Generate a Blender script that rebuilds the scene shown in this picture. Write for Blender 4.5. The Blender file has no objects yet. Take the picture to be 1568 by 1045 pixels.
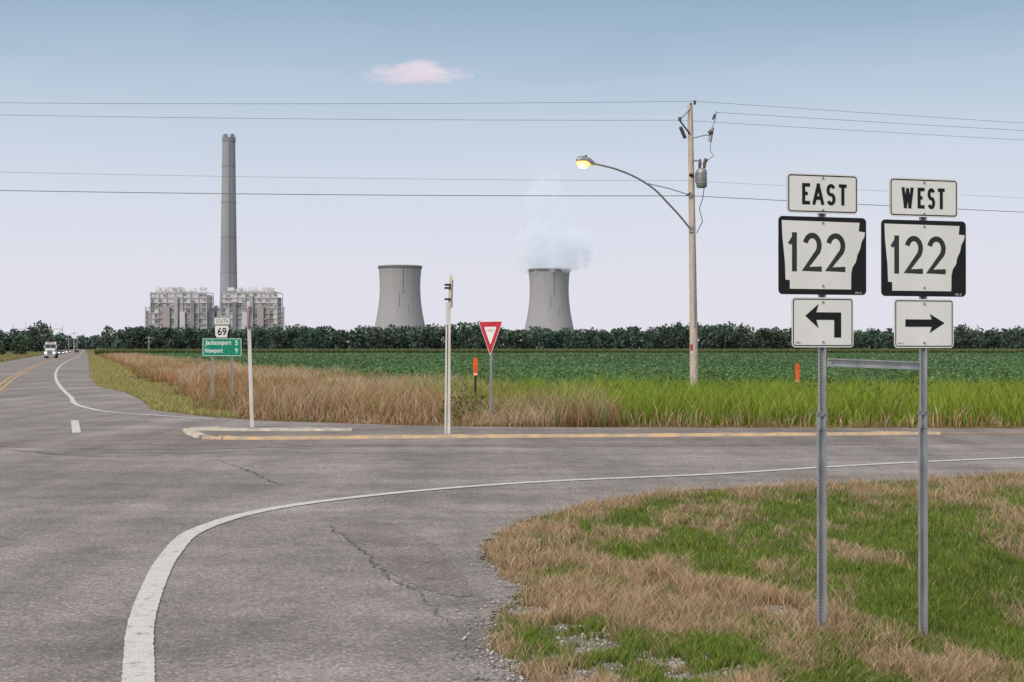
import bpy, math, bmesh
import numpy as np
from mathutils import Vector
rng = np.random.default_rng(7)
H0=2.2; F=2178.0
SL=-0.301           # highway direction: x = SL*y + c
def g(u,v):         # image pixel projected onto flat ground -> ground position (m)
    y=H0*F/(v-533.0); return ((u-784.0)/F*y, y)
def P(u,v,y):       # image pixel at a chosen distance -> position (m)
    return ((u-784.0)/F*y, y, H0+(533.0-v)/F*y)
# ------------------------------------------------------------ noise
TAB=rng.random((256,256))
def vn(x,y):
    xi=np.floor(x).astype(int); yi=np.floor(y).astype(int)
    fx=x-xi; fy=y-yi; fx=fx*fx*(3-2*fx); fy=fy*fy*(3-2*fy)
    a=TAB[xi%256,yi%256]; b=TAB[(xi+1)%256,yi%256]; c=TAB[xi%256,(yi+1)%256]; d=TAB[(xi+1)%256,(yi+1)%256]
    return (a*(1-fx)+b*fx)*(1-fy)+(c*(1-fx)+d*fx)*fy
def fbm(x,y,o=4):
    s=0;a=.5;t=0
    for i in range(o):
        s=s+a*vn(x+17.3*i,y+9.1*i); t+=a; a*=.55; x=x*2.03; y=y*2.03
    return s/t
def sstep(a,b,x):
    t=np.clip((x-a)/(b-a),0,1); return t*t*(3-2*t)
# ------------------------------------------------------------ materials
def newmat(name):
    m=bpy.data.materials.new(name); m.use_nodes=True
    nt=m.node_tree; b=nt.nodes['Principled BSDF']; return m,nt,b
def nd(nt,t,**k):
    n=nt.nodes.new(t)
    for a,v in k.items():
        if a in n.inputs: n.inputs[a].default_value=v
        else: setattr(n,a,v)
    return n
def c4(c): return (c[0],c[1],c[2],1)
def ramp(nt,stops):
    r=nt.nodes.new('ShaderNodeValToRGB'); e=r.color_ramp.elements
    while len(e)<len(stops): e.new(.5)
    for i,(p,c) in enumerate(stops):
        e[i].position=p; e[i].color=c4(c) if hasattr(c,'__len__') else (c,c,c,1)
    return r
def mat(name,c1,c2=None,scale=4,rough=.7,metal=0,bump=0,stretch=(1,1,1),detail=5,spec=.3):
    m,nt,b=newmat(name); b.inputs['Roughness'].default_value=rough; b.inputs['Metallic'].default_value=metal
    b.inputs['Specular IOR Level'].default_value=spec
    if c2 is None: c2=tuple(x*.82 for x in c1)
    tc=nd(nt,'ShaderNodeTexCoord'); mp=nd(nt,'ShaderNodeMapping'); mp.inputs['Scale'].default_value=stretch
    nt.links.new(tc.outputs['Object'],mp.inputs['Vector'])
    n=nd(nt,'ShaderNodeTexNoise',Scale=scale,Detail=detail); nt.links.new(mp.outputs[0],n.inputs['Vector'])
    r=ramp(nt,[(.35,c2),(.65,c1)]); nt.links.new(n.outputs['Fac'],r.inputs[0]); nt.links.new(r.outputs[0],b.inputs['Base Color'])
    if bump:
        bp=nd(nt,'ShaderNodeBump',Strength=bump,Distance=.02); nt.links.new(n.outputs['Fac'],bp.inputs['Height']); nt.links.new(bp.outputs[0],b.inputs['Normal'])
    return m
def mat_emit(name,c,s):
    m,nt,b=newmat(name); b.inputs['Base Color'].default_value=c4(c); b.inputs['Emission Color'].default_value=c4(c); b.inputs['Emission Strength'].default_value=s; return m
def mat_leaf(name,trans=.35,nscale=None):
    m,nt,b=newmat(name); b.inputs['Roughness'].default_value=.75; b.inputs['Specular IOR Level'].default_value=.15
    a=nd(nt,'ShaderNodeAttribute',attribute_name='Col'); nt.links.new(a.outputs['Color'],b.inputs['Base Color'])
    if trans>0:
        t=nd(nt,'ShaderNodeBsdfTranslucent'); nt.links.new(a.outputs['Color'],t.inputs['Color'])
        mx=nd(nt,'ShaderNodeMixShader'); mx.inputs[0].default_value=trans
        nt.links.new(b.outputs[0],mx.inputs[1]); nt.links.new(t.outputs[0],mx.inputs[2]); nt.links.new(mx.outputs[0],nt.nodes['Material Output'].inputs['Surface'])
    return m
def mat_asphalt(name='asphalt',T=(1,1,1)):
    m,nt,b=newmat(name); L=nt.links; tc=nd(nt,'ShaderNodeTexCoord')
    b.inputs['Roughness'].default_value=.9; b.inputs['Specular IOR Level'].default_value=.15
    def mul(a,c,f=1.0):
        x=nd(nt,'ShaderNodeMix',data_type='RGBA',blend_type='MULTIPLY'); x.inputs[0].default_value=f; L.new(a,x.inputs[6]); L.new(c,x.inputs[7]); return x.outputs[2]
    def noise(s,d,ro,stops,vec=None):
        n=nd(nt,'ShaderNodeTexNoise',Scale=s,Detail=d,Roughness=ro); L.new(vec or tc.outputs['Object'],n.inputs['Vector']); r=ramp(nt,stops); L.new(n.outputs['Fac'],r.inputs[0]); return r.outputs[0],n
    t=lambda c:tuple(a*k for a,k in zip(c,T))
    c0,_=noise(.20,8,.65,[(.3,t((.240,.218,.203))),(.5,t((.305,.278,.260))),(.7,t((.370,.340,.318)))])
    mp=nd(nt,'ShaderNodeMapping'); mp.inputs['Rotation'].default_value=(0,0,-.292); mp.inputs['Scale'].default_value=(1.0,.05,1); L.new(tc.outputs['Object'],mp.inputs['Vector'])
    c1,_=noise(.9,5,.5,[(.3,.78),(.7,1.12)],mp.outputs[0]); c0=mul(c0,c1)
    mp2=nd(nt,'ShaderNodeMapping'); mp2.inputs['Scale'].default_value=(.10,1.0,1); L.new(tc.outputs['Object'],mp2.inputs['Vector'])
    c1,_=noise(.8,5,.5,[(.35,.87),(.65,1.08)],mp2.outputs[0]); c0=mul(c0,c1)
    c1,_=noise(1.6,6,.7,[(.32,.84),(.5,1.0),(.68,1.10)]); c0=mul(c0,c1)
    fine=nd(nt,'ShaderNodeTexVoronoi',Scale=48.0); L.new(tc.outputs['Object'],fine.inputs['Vector'])
    sp=nd(nt,'ShaderNodeSeparateColor'); L.new(fine.outputs['Color'],sp.inputs[0])
    r3=ramp(nt,[(0,.5),(.4,.92),(.85,1.08),(1,1.8)]); L.new(sp.outputs[0],r3.inputs[0]); c0=mul(c0,r3.outputs[0],.75)
    c1,fn=noise(30,9,.85,[(.3,.55),(.7,1.45)]); c0=mul(c0,c1,.8)
    wn=nd(nt,'ShaderNodeTexNoise',Scale=1.5,Detail=5); L.new(tc.outputs['Object'],wn.inputs['Vector'])
    ad=nd(nt,'ShaderNodeVectorMath',operation='MULTIPLY_ADD'); L.new(wn.outputs['Color'],ad.inputs[0]); ad.inputs[1].default_value=(.9,.9,.9); L.new(tc.outputs['Object'],ad.inputs[2])
    cr=nd(nt,'ShaderNodeTexVoronoi',feature='DISTANCE_TO_EDGE',Scale=.22); L.new(ad.outputs[0],cr.inputs['Vector'])
    r5=ramp(nt,[(0,1),(.004,0)]); L.new(cr.outputs['Distance'],r5.inputs[0])
    g6,_=noise(.5,3,.5,[(.40,0),(.6,.5)])
    ml=nd(nt,'ShaderNodeMath',operation='MULTIPLY'); L.new(r5.outputs[0],ml.inputs[0]); L.new(g6,ml.inputs[1])
    m4=nd(nt,'ShaderNodeMix',data_type='RGBA'); L.new(ml.outputs[0],m4.inputs[0]); L.new(c0,m4.inputs[6]); m4.inputs[7].default_value=(.11,.10,.09,1)
    L.new(m4.outputs[2],b.inputs['Base Color'])
    bp=nd(nt,'ShaderNodeBump',Strength=.5,Distance=.006); L.new(fn.outputs['Fac'],bp.inputs['Height']); L.new(bp.outputs[0],b.inputs['Normal'])
    return m
def mat_paint(name,c,worn=.5,under=(.27,.245,.23)):
    m,nt,b=newmat(name); L=nt.links; tc=nd(nt,'ShaderNodeTexCoord'); b.inputs['Roughness'].default_value=.7
    n=nd(nt,'ShaderNodeTexNoise',Scale=9.0,Detail=9,Roughness=.8); L.new(tc.outputs['Object'],n.inputs['Vector'])
    n2=nd(nt,'ShaderNodeTexNoise',Scale=60.0,Detail=4); L.new(tc.outputs['Object'],n2.inputs['Vector'])
    r=ramp(nt,[(worn-.11,c4(under)[:3]),(worn-.07,tuple(x*.82 for x in c)),(.7,c)]); L.new(n.outputs['Fac'],r.inputs[0])
    r2=ramp(nt,[(.3,.7),(.6,1.0)]); L.new(n2.outputs['Fac'],r2.inputs[0])
    mx=nd(nt,'ShaderNodeMix',data_type='RGBA',blend_type='MULTIPLY'); mx.inputs[0].default_value=1
    L.new(r.outputs[0],mx.inputs[6]); L.new(r2.outputs[0],mx.inputs[7]); L.new(mx.outputs[2],b.inputs['Base Color'])
    return m
def mat_ground():
    m,nt,b=newmat('ground_soil'); L=nt.links; tc=nd(nt,'ShaderNodeTexCoord'); b.inputs['Roughness'].default_value=.95; b.inputs['Specular IOR Level'].default_value=.1
    a=nd(nt,'ShaderNodeAttribute',attribute_name='Col')
    n=nd(nt,'ShaderNodeTexNoise',Scale=9.0,Detail=9,Roughness=.75); L.new(tc.outputs['Object'],n.inputs['Vector'])
    n3=nd(nt,'ShaderNodeTexNoise',Scale=.35,Detail=7,Roughness=.7); L.new(tc.outputs['Object'],n3.inputs['Vector'])
    r=ramp(nt,[(.3,.5),(.7,1.3)]); L.new(n.outputs['Fac'],r.inputs[0])
    r3=ramp(nt,[(.3,.75),(.7,1.2)]); L.new(n3.outputs['Fac'],r3.inputs[0])
    mx=nd(nt,'ShaderNodeMix',data_type='RGBA',blend_type='MULTIPLY'); mx.inputs[0].default_value=1
    L.new(a.outputs['Color'],mx.inputs[6]); L.new(r.outputs[0],mx.inputs[7])
    my=nd(nt,'ShaderNodeMix',data_type='RGBA',blend_type='MULTIPLY'); my.inputs[0].default_value=1
    L.new(mx.outputs[2],my.inputs[6]); L.new(r3.outputs[0],my.inputs[7]); L.new(my.outputs[2],b.inputs['Base Color'])
    bp=nd(nt,'ShaderNodeBump',Strength=.8,Distance=.03); L.new(n.outputs['Fac'],bp.inputs['Height']); L.new(bp.outputs[0],b.inputs['Normal'])
    return m
ASPH=mat_asphalt(); ASPH2=mat_asphalt('asphalt_overlay',(.90,.88,.86)); ASPH3=mat_asphalt('asphalt_patch_dark',(.90,.89,.88))
WHITE=mat_paint('road_paint_white',(.80,.79,.77),.5); YEL=mat_paint('road_paint_yellow',(.66,.42,.16),.52)
WHITEF=mat_paint('road_paint_white_faded',(.55,.54,.53),.62)
KERB=mat('kerb_concrete_yellow',(.70,.48,.26),(.44,.36,.27),3.5,.85,bump=.3)
KERBW=mat('kerb_concrete',(.66,.58,.47),(.42,.38,.33),4,.85,bump=.3)
SOIL=mat_ground(); LEAF=mat_leaf('foliage',.3); LEAFO=mat_leaf('tree_foliage',0); GRASS=mat_leaf('grass_blades',.4)
GALV=mat('galvanised_steel',(.50,.51,.53),(.36,.37,.39),14,.5,.4,bump=.1,stretch=(1,1,.3))
GALVD=mat('galvanised_shade',(.10,.10,.11),(.06,.06,.06),30,.8)
SW=mat('sign_white',(.90,.895,.875),(.82,.815,.79),3,.4,stretch=(1,1,.5),detail=8); SB=mat('sign_black',(.015,.015,.017),(.011,.011,.012),6,.5)
SD=mat('sign_digit_black',(.05,.05,.053),(.035,.035,.038),9,.5)
SGR=mat('sign_green',(.015,.30,.19),(.012,.26,.16),5,.5,spec=.2); SRED=mat('sign_red',(.60,.04,.06),(.5,.03,.05),5,.45)
ALU=mat('sign_back_aluminium',(.42,.42,.43),(.34,.34,.35),5,.5,.4)
WOOD=mat('weathered_wood',(.66,.57,.48),(.44,.37,.31),5,.9,bump=.4,stretch=(3,3,.25))
WOODL=mat('pale_wood',(.72,.64,.48),(.56,.49,.37),5,.9,bump=.2,stretch=(3,3,.3))
POSTW=mat('post_white',(.74,.72,.67),(.57,.55,.5),7,.7,stretch=(2,2,.3))
ORNG=mat('orange_plastic',(.90,.15,.03),(.75,.11,.025),5,.5); DARK=mat('dark_metal',(.03,.03,.032),(.02,.02,.02),8,.5)
GREYM=mat('grey_metal',(.38,.39,.40),(.29,.30,.31),8,.45,.5); CERAM=mat('ceramic',(.13,.10,.09),(.10,.08,.07),8,.3)
WIRE=mat('wire',(.14,.14,.15),(.12,.12,.13),5,.6)
# ------------------------------------------------------------ mesh builder
class B:
    def __init__(s): s.v=[];s.f=[];s.m=[];s.mats=[];s.sm=[]
    def mi(s,m):
        if m not in s.mats: s.mats.append(m)
        return s.mats.index(m)
    def add(s,vs,fs,m,smooth=False):
        o=len(s.v); s.v+= [tuple(map(float,p)) for p in vs]; k=s.mi(m)
        for f in fs: s.f.append([i+o for i in f]); s.m.append(k); s.sm.append(smooth)
    def box(s,c,d,m,rz=0,ry=0):
        vs=[]
        for z in(-.5,.5):
            for (x,y) in((-.5,-.5),(.5,-.5),(.5,.5),(-.5,.5)):
                X,Y,Z=x*d[0],y*d[1],z*d[2]
                X,Z=X*math.cos(ry)+Z*math.sin(ry),-X*math.sin(ry)+Z*math.cos(ry)
                X,Y=X*math.cos(rz)-Y*math.sin(rz),X*math.sin(rz)+Y*math.cos(rz)
                vs.append((c[0]+X,c[1]+Y,c[2]+Z))
        s.add(vs,[(3,2,1,0),(4,5,6,7),(0,1,5,4),(1,2,6,5),(2,3,7,6),(3,0,4,7)],m)
    def tube(s,pts,r,m,n=8,smooth=True):
        pts=[Vector(p) for p in pts]; k=len(pts)
        if not hasattr(r,'__len__'): r=[r]*k
        vs=[]
        for i,p in enumerate(pts):
            t=(pts[min(i+1,k-1)]-pts[max(i-1,0)]).normalized()
            up=Vector((0,0,1)) if abs(t.z)<.9 else Vector((0,1,0))
            a=t.cross(up).normalized(); b=t.cross(a).normalized()
            for j in range(n):
                th=2*math.pi*j/n; vs.append(p+(a*math.cos(th)+b*math.sin(th))*r[i])
        fs=[]
        for i in range(k-1):
            for j in range(n): fs.append((i*n+j,i*n+(j+1)%n,(i+1)*n+(j+1)%n,(i+1)*n+j))
        s.add(vs,fs,m,smooth)
        s.add(vs[:n],[tuple(range(n))[::-1]],m); s.add(vs[-n:],[tuple(range(n))],m)
    def prism(s,poly,a,b,m,plane='xz'):
        n=len(poly)
        def mk(p,q):
            return (p[0],q,p[1]) if plane=='xz' else ((q,p[0],p[1]) if plane=='yz' else (p[0],p[1],q))
        vs=[mk(p,a) for p in poly]+[mk(p,b) for p in poly]
        fs=[tuple(range(n)),tuple(range(2*n-1,n-1,-1))]+[(i,i+n,(i+1)%n+n,(i+1)%n) for i in range(n)]
        s.add(vs,fs,m)
    def ring(s,outer,inner,y,m):
        n=len(outer); vs=[(p[0],y,p[1]) for p in outer]+[(p[0],y,p[1]) for p in inner]
        s.add(vs,[(i,(i+1)%n,(i+1)%n+n,i+n) for i in range(n)],m)
    def flat(s,v2,fs,y,m): s.add([(p[0],y,p[1]) for p in v2],fs,m)
    def finish(s,name,loc=(0,0,0),rz=0,recalc=True):
        me=bpy.data.meshes.new(name); me.from_pydata(s.v,[],s.f)
        for m in s.mats: me.materials.append(m)
        me.polygons.foreach_set('material_index',s.m); me.polygons.foreach_set('use_smooth',s.sm)
        if recalc:
            bm=bmesh.new(); bm.from_mesh(me); bmesh.ops.recalc_face_normals(bm,faces=bm.faces); bm.to_mesh(me); bm.free()
        ob=bpy.data.objects.new(name,me); ob.location=loc; ob.rotation_euler=(0,0,rz); bpy.context.scene.collection.objects.link(ob); return ob
def ribbon(pts,w):
    p=np.array(pts,float)[:,:2]; n=len(p); L=[];R=[]
    ws=w if hasattr(w,'__len__') else [w]*n
    for i in range(n):
        d1=p[i]-p[i-1] if i>0 else p[1]-p[0]; d2=p[i+1]-p[i] if i<n-1 else p[-1]-p[-2]
        d1=d1/np.linalg.norm(d1); d2=d2/np.linalg.norm(d2)
        n1=np.array([-d1[1],d1[0]]); n2=np.array([-d2[1],d2[0]]); mm=n1+n2; l=np.linalg.norm(mm)
        mm=n1 if l<1e-3 else mm/l
        k=min(1/max(.3,float(mm@n1)),1.7)
        L.append(p[i]+mm*k*ws[i]/2); R.append(p[i]-mm*k*ws[i]/2)
    return L+R,[(i,i+1,i+1+n,i+n) for i in range(n-1)]
def smooth(pts,k=8):
    p=np.array(pts,float); q=np.vstack([2*p[0]-p[1],p,2*p[-1]-p[-2]]); out=[]
    for i in range(1,len(q)-2):
        for t in np.linspace(0,1,k,endpoint=False):
            a,b,c,d=q[i-1],q[i],q[i+1],q[i+2]
            l1=np.linalg.norm(b-a)+1e-6;l2=np.linalg.norm(c-b)+1e-6;l3=np.linalg.norm(d-c)+1e-6
            m1=((b-a)/l1*l2+(c-b)/l2*l1)/(l1+l2)*l2; m2=((c-b)/l2*l3+(d-c)/l3*l2)/(l2+l3)*l2
            out.append((2*t**3-3*t*t+1)*b+(t**3-2*t*t+t)*m1+(-2*t**3+3*t*t)*c+(t**3-t*t)*m2)
    out.append(p[-1]); return np.array(out)
def bigmesh(name,verts,quads=None,tris=None,cols=None,m=None,smoothf=False):
    me=bpy.data.meshes.new(name); me.vertices.add(len(verts)); me.vertices.foreach_set('co',np.asarray(verts,np.float32).ravel())
    idx=[];st=[];o=0
    if quads is not None and len(quads):
        idx.append(quads.ravel()); st.append(np.arange(len(quads))*4); o=len(quads)*4
    if tris is not None and len(tris):
        idx.append(tris.ravel()); st.append(o+np.arange(len(tris))*3)
    idx=np.concatenate(idx); st=np.concatenate(st)
    me.loops.add(len(idx)); me.loops.foreach_set('vertex_index',idx.astype(np.int32))
    me.polygons.add(len(st)); me.polygons.foreach_set('loop_start',st.astype(np.int32))
    me.update(calc_edges=True); me.validate()
    if cols is not None:
        a=me.color_attributes.new('Col','FLOAT_COLOR','POINT'); cc=np.ones((len(verts),4),np.float32); cc[:,:3]=cols
        a.data.foreach_set('color',cc.ravel())
    if smoothf: me.polygons.foreach_set('use_smooth',np.ones(len(me.polygons),bool))
    if m: me.materials.append(m)
    ob=bpy.data.objects.new(name,me); bpy.context.scene.collection.objects.link(ob); return ob
def blades(name,p,h,w,lean,col,tipcol=None,m=GRASS):
    n=len(p); az=rng.random(n)*2*np.pi; la=rng.random(n)*2*np.pi
    s=np.stack([np.cos(az),np.sin(az),np.zeros(n)],1)*(w/2)[:,None]
    l=np.stack([np.cos(la),np.sin(la),np.zeros(n)],1)*(lean*h)[:,None]; z=np.zeros((n,3)); z[:,2]=h
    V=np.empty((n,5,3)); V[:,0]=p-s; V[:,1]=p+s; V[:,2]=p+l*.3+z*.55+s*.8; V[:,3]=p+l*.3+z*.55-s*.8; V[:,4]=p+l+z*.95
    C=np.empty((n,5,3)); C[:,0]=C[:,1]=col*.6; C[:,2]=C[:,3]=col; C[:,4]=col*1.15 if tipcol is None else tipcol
    i=np.arange(n)[:,None]*5
    return bigmesh(name,V.reshape(-1,3),i+np.array([[0,1,2,3]]),i+np.array([[3,2,4]]),C.reshape(-1,3),m)
def cards(p,size,col,flatn=0.0):
    n=len(p); a=rng.normal(size=(n,3)); a[:,2]*=(1-flatn); a/=np.linalg.norm(a,axis=1)[:,None]
    b=rng.normal(size=(n,3)); b[:,2]*=(1-flatn); b-=a*(a*b).sum(1)[:,None]; b/=np.linalg.norm(b,axis=1)[:,None]
    a=a*size[:,None]*.5; b=b*size[:,None]*.38
    V=np.stack([p-a,p-b*.9+a*.1,p+a,p+b],1); C=np.repeat(col[:,None,:],4,1)
    return V.reshape(-1,3),C.reshape(-1,3)
# ------------------------------------------------------------ pavement
near=[(4.6,-10),(1.9,0),(.6,6),g(800,1045),g(748,985),g(765,940),g(800,906),g(768,880),g(736,855),g(748,828),g(800,800),g(900,774),g(1050,753),g(1200,745),g(1400,736),g(1568,726),(16,27.0),(30,28.2),(90,29)]
far=[(90,38.6),g(1568,657),g(1100,656),g(690,654),g(400,645),g(300,637),g(232,628),g(215,612),g(190,601),g(150,592),g(137,578),(SL*400+1.2,400),(SL*3200+1,3200),(SL*3200-13,3200),(SL*200-12.6,200),(-12.5,0),(-9.5,-10)]
nb=smooth(near,24)
for i,p in enumerate(nb):
    if 5<p[1]<27 and p[0]<10:
        k=(fbm(np.array([p[0]*3.1+5]),np.array([p[1]*3.1]))[0]-.5)*.35+rng.normal()*.025
        nb[i]=p+np.array([k,-k*.7])
poly=[tuple(p) for p in nb]+far
POLY=np.array(poly)
def inside(x,y):
    c=np.zeros(len(x),bool); n=len(POLY); j=n-1
    for i in range(n):
        xi,yi=POLY[i];xj,yj=POLY[j]
        if yi!=yj:
            m=((yi>y)!=(yj>y)); c^= m&(x<(xj-xi)*(y-yi)/(yj-yi)+xi)
        j=i
    return c
def dist(x,y,pts):
    d=np.full(len(x),1e9); 
    for a,b in zip(pts[:-1],pts[1:]):
        a=np.array(a);b=np.array(b);ab=b-a;L2=(ab@ab)+1e-9
        t=np.clip(((x-a[0])*ab[0]+(y-a[1])*ab[1])/L2,0,1)
        d=np.minimum(d,np.hypot(x-a[0]-t*ab[0],y-a[1]-t*ab[1]))
    return d
nearpts=[tuple(p) for p in smooth(near,4)]
b=B(); b.add([(p[0],p[1],.008) for p in poly],[tuple(range(len(poly)))],ASPH); b.finish('asphalt_road')
def patch(name,pts,m,z=.0125,jit=.05):
    q=smooth(pts+[pts[0]],10)[:-1]; q=q+rng.normal(size=q.shape)*jit; b=B(); b.add([(p[0],p[1],z) for p in q],[tuple(range(len(q)))],m); b.finish(name)
patch('asphalt_overlay',[(-11.8,31.5),(-8,30.6),(-3,32.0),(3,31.6),(10,32.6),(25,33.2),(60,33.6),(60,38.1),(25,38.2),(0,38.6),(-6.5,40.3),(-9.5,36.5),(-11.5,34)],ASPH2)
patch('asphalt_overlay',[g(505,806),g(560,800),g(640,822),g(690,862),g(700,915),g(655,905),g(600,880),g(545,838)],ASPH3,.0125,.015)
def line(name,pts,w,m,z,k=10):
    v,f=ribbon(smooth(pts,k) if k>1 else pts,w); b=B(); b.add([(p[0],p[1],z) for p in v],f,m); return b.finish(name)
wl=[(-.3,0.5),(-1.55,5.5),g(212,1045),g(216,960),g(235,900),g(262,850),g(300,815),g(400,784),g(600,757),g(800,741),g(1100,727),g(1300,714.5),g(1568,702),(16,29.9),(30,31.2),(90,32)]
q=smooth(wl,40); ws=[.21+rng.normal()*.006 for _ in q]; v,f=ribbon(q,ws); b=B(); b.add([(p[0],p[1],.018) for p in v],f,WHITE); b.finish('road_edge_line')
line('road_edge_line',[(SL*2500-.2,2500),(SL*700-1,700),g(118,547),g(100,555),g(88,566),g(85,577),g(92,592),g(108,608),g(132,625),g(170,632),g(240,637),g(330,643)],.2,WHITE,.018)
line('road_dash_line',[g(114.5,645),g(117.5,664)],.22,WHITE,.018,1)
for k,o in((0,-.2),(1,.2)):
    line('road_center_line',[(SL*20-4.0+o,20),(SL*72-4.5+o,72),(SL*102-5.2+o,102),(SL*165-5.9+o,165),(SL*282-5.6+o,282),(SL*479-5.2+o,479),(SL*2500-5+o,2500)],.2,YEL,.018)
line('road_edge_line',[(SL*30-9.0,30),(SL*150-11,150),(SL*2500-11,2500)],.16,WHITEF,.018)
b=B()
for o in(-.2,.1):
    v,f=ribbon([(11,36.2+o),(30,36.2+o),(90,36+o)],.13); b.add([(p[0],p[1],.018) for p in v],f,YEL)
b.finish('road_center_line')
CR=mat('crack_tar',(.17,.152,.138),(.10,.09,.08),8,.9)
def crack(pts,w,seed):
    r=np.random.default_rng(seed); q=smooth(pts,14); q=q+r.normal(size=q.shape)*.03
    ws=[max(.003,w*(.2+r.random())) for _ in q]; ws[0]=ws[-1]=.002; return ribbon(q,ws)
b=B()
for i,(pts,w) in enumerate([([g(503,806),g(535,828),g(575,868),g(600,890),g(640,905)],.020),([g(640,905),g(660,930),g(690,960)],.010),([g(330,705),g(380,722),g(430,745)],.03),([g(10,690),g(180,700),g(350,693),g(620,683),g(900,688)],.05)]):
    v,f=crack(pts,w,i); b.add([(p[0],p[1],.0165) for p in v],f,CR)
b.finish('road_cracks')
# ------------------------------------------------------------ ground
def axis(lo,hi,a,bb,s,gr):
    mid=list(np.arange(a,bb,s)); r=[];x=bb;d=s
    while x<hi: r.append(x); d*=gr; x+=d
    l=[];x=a;d=s
    while x>lo:
        d*=gr; x-=d; l.append(x)
    return np.array(l[::-1]+mid+r+[hi])
xs=axis(-6000,6000,-1,8,.13,1.06); ys=axis(-400,9000,8.3,20,.14,1.045)
GX,GY=np.meshgrid(xs,ys); gx=GX.ravel(); gy=GY.ravel()
dipw=lambda x,y: sstep(2.5,3.5,x-(y-11)*.6)*sstep(6,9,y)*(1-sstep(15,22,y))
def gz(x,y):
    ins=inside(x,y); d=dist(x,y,nearpts); nearz=(y<27.5)&(~ins)&(x>-1)
    z=-.16*dipw(x,y)+(fbm(x*1.7,y*1.7)-.45)*.10*np.clip(d*1.2,0,1)*(y<26)
    z=np.where(nearz,z,0)
    return np.where(ins,-.004,z)
GA=[(g(880,825),.9,.45),(g(960,785),1.4,.35),(g(1060,915),.75,.75),(g(1180,950),.5,.6),(g(1370,975),.55,.5),(g(900,930),.5,.5),(g(1520,1010),.5,.5),(g(1250,790),2.4,-.35),(g(1100,850),.8,-.35),(g(1460,860),1.4,-.35),(g(1120,890),.4,-.3),(g(1290,1030),.45,-.4),(g(1480,930),.6,-.4),(g(1100,1000),.35,-.3),(g(1120,748),1.5,.55),(g(1480,742),2.4,.5),(g(1330,860),.7,.4),(g(1200,820),.5,.35),(g(860,875),.5,.4)]
def dryness(x,y):
    d=dist(x,y,nearpts); v=.26+(fbm(x*2.0,y*1.1)-.5)*2.6+.6*np.exp(-d/.35)
    for (cx,cy),r,a in GA: v=v+a*np.exp(-((x-cx)**2+(y-cy)**2*.35)/(r*r))
    return np.clip(v,0,1)
GRV=[(g(900,990),.30,.75),(g(950,1035),.40,.75),(g(1175,940),.30,.85),(g(1080,1035),.30,.55),(g(800,935),.17,.7),(g(785,1015),.20,.7),(g(860,970),.22,.65)]
def gravelm(x,y):
    v=(fbm(x*4.5+40,y*4.5)-.5)*2.8-.12
    for (cx,cy),r,aa in GRV: v=v+aa*np.exp(-((x-cx)**2+((y-cy)*.8)**2)/(r*r))
    near_=np.zeros_like(v)
    for (cx,cy),r,aa in GRV: near_=np.maximum(near_,np.exp(-((x-cx)**2+((y-cy)*.8)**2)/(r*r*2.5)))
    return sstep(.35,.75,v)*sstep(.05,.3,near_)
gzv=gz(gx,gy); C=np.zeros((len(gx),3)); cc=gx-SL*gy
dry=np.array([.30,.215,.13]); grn=np.array([.10,.135,.04])
nl=(gy<29)&(gx>-2)
dv=dryness(gx,gy)[:,None]; near_c=grn*(1-dv)+dry*dv
gm=gravelm(gx,gy)[:,None]; near_c=near_c*(1-gm)+np.array([.34,.31,.28])*gm
row_c=dry*np.array([1.1,1.0,.95]); field=np.array([.07,.11,.045])
n1=fbm(gx*.15,gy*.15)[:,None]
C[:]=field
rowm=((cc>-1)&(cc<17)|(gy<62))[:,None]; C=np.where(rowm,row_c*(.7+.6*n1),C)
shg=((cc>0)&(cc<5.5+4*(n1[:,0]-.5))&(gy>40))[:,None]; C=np.where(shg,np.array([.30,.26,.11])*(.8+.4*n1),C)
lf=(cc<-12)[:,None]; C=np.where(lf,np.array([.20,.19,.08])*(.7+.6*n1),C)
C=np.where((cc<-30)[:,None],np.array([.07,.11,.04])*(.8+.4*n1),C)
C=np.where(nl[:,None],near_c,C)
nx,ny=len(xs),len(ys); I=np.arange(nx*ny).reshape(ny,nx)
Q=np.stack([I[:-1,:-1],I[:-1,1:],I[1:,1:],I[1:,:-1]],-1).reshape(-1,4)
bigmesh('ground',np.stack([gx,gy,gzv],1),Q,None,C,SOIL,True)
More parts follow.
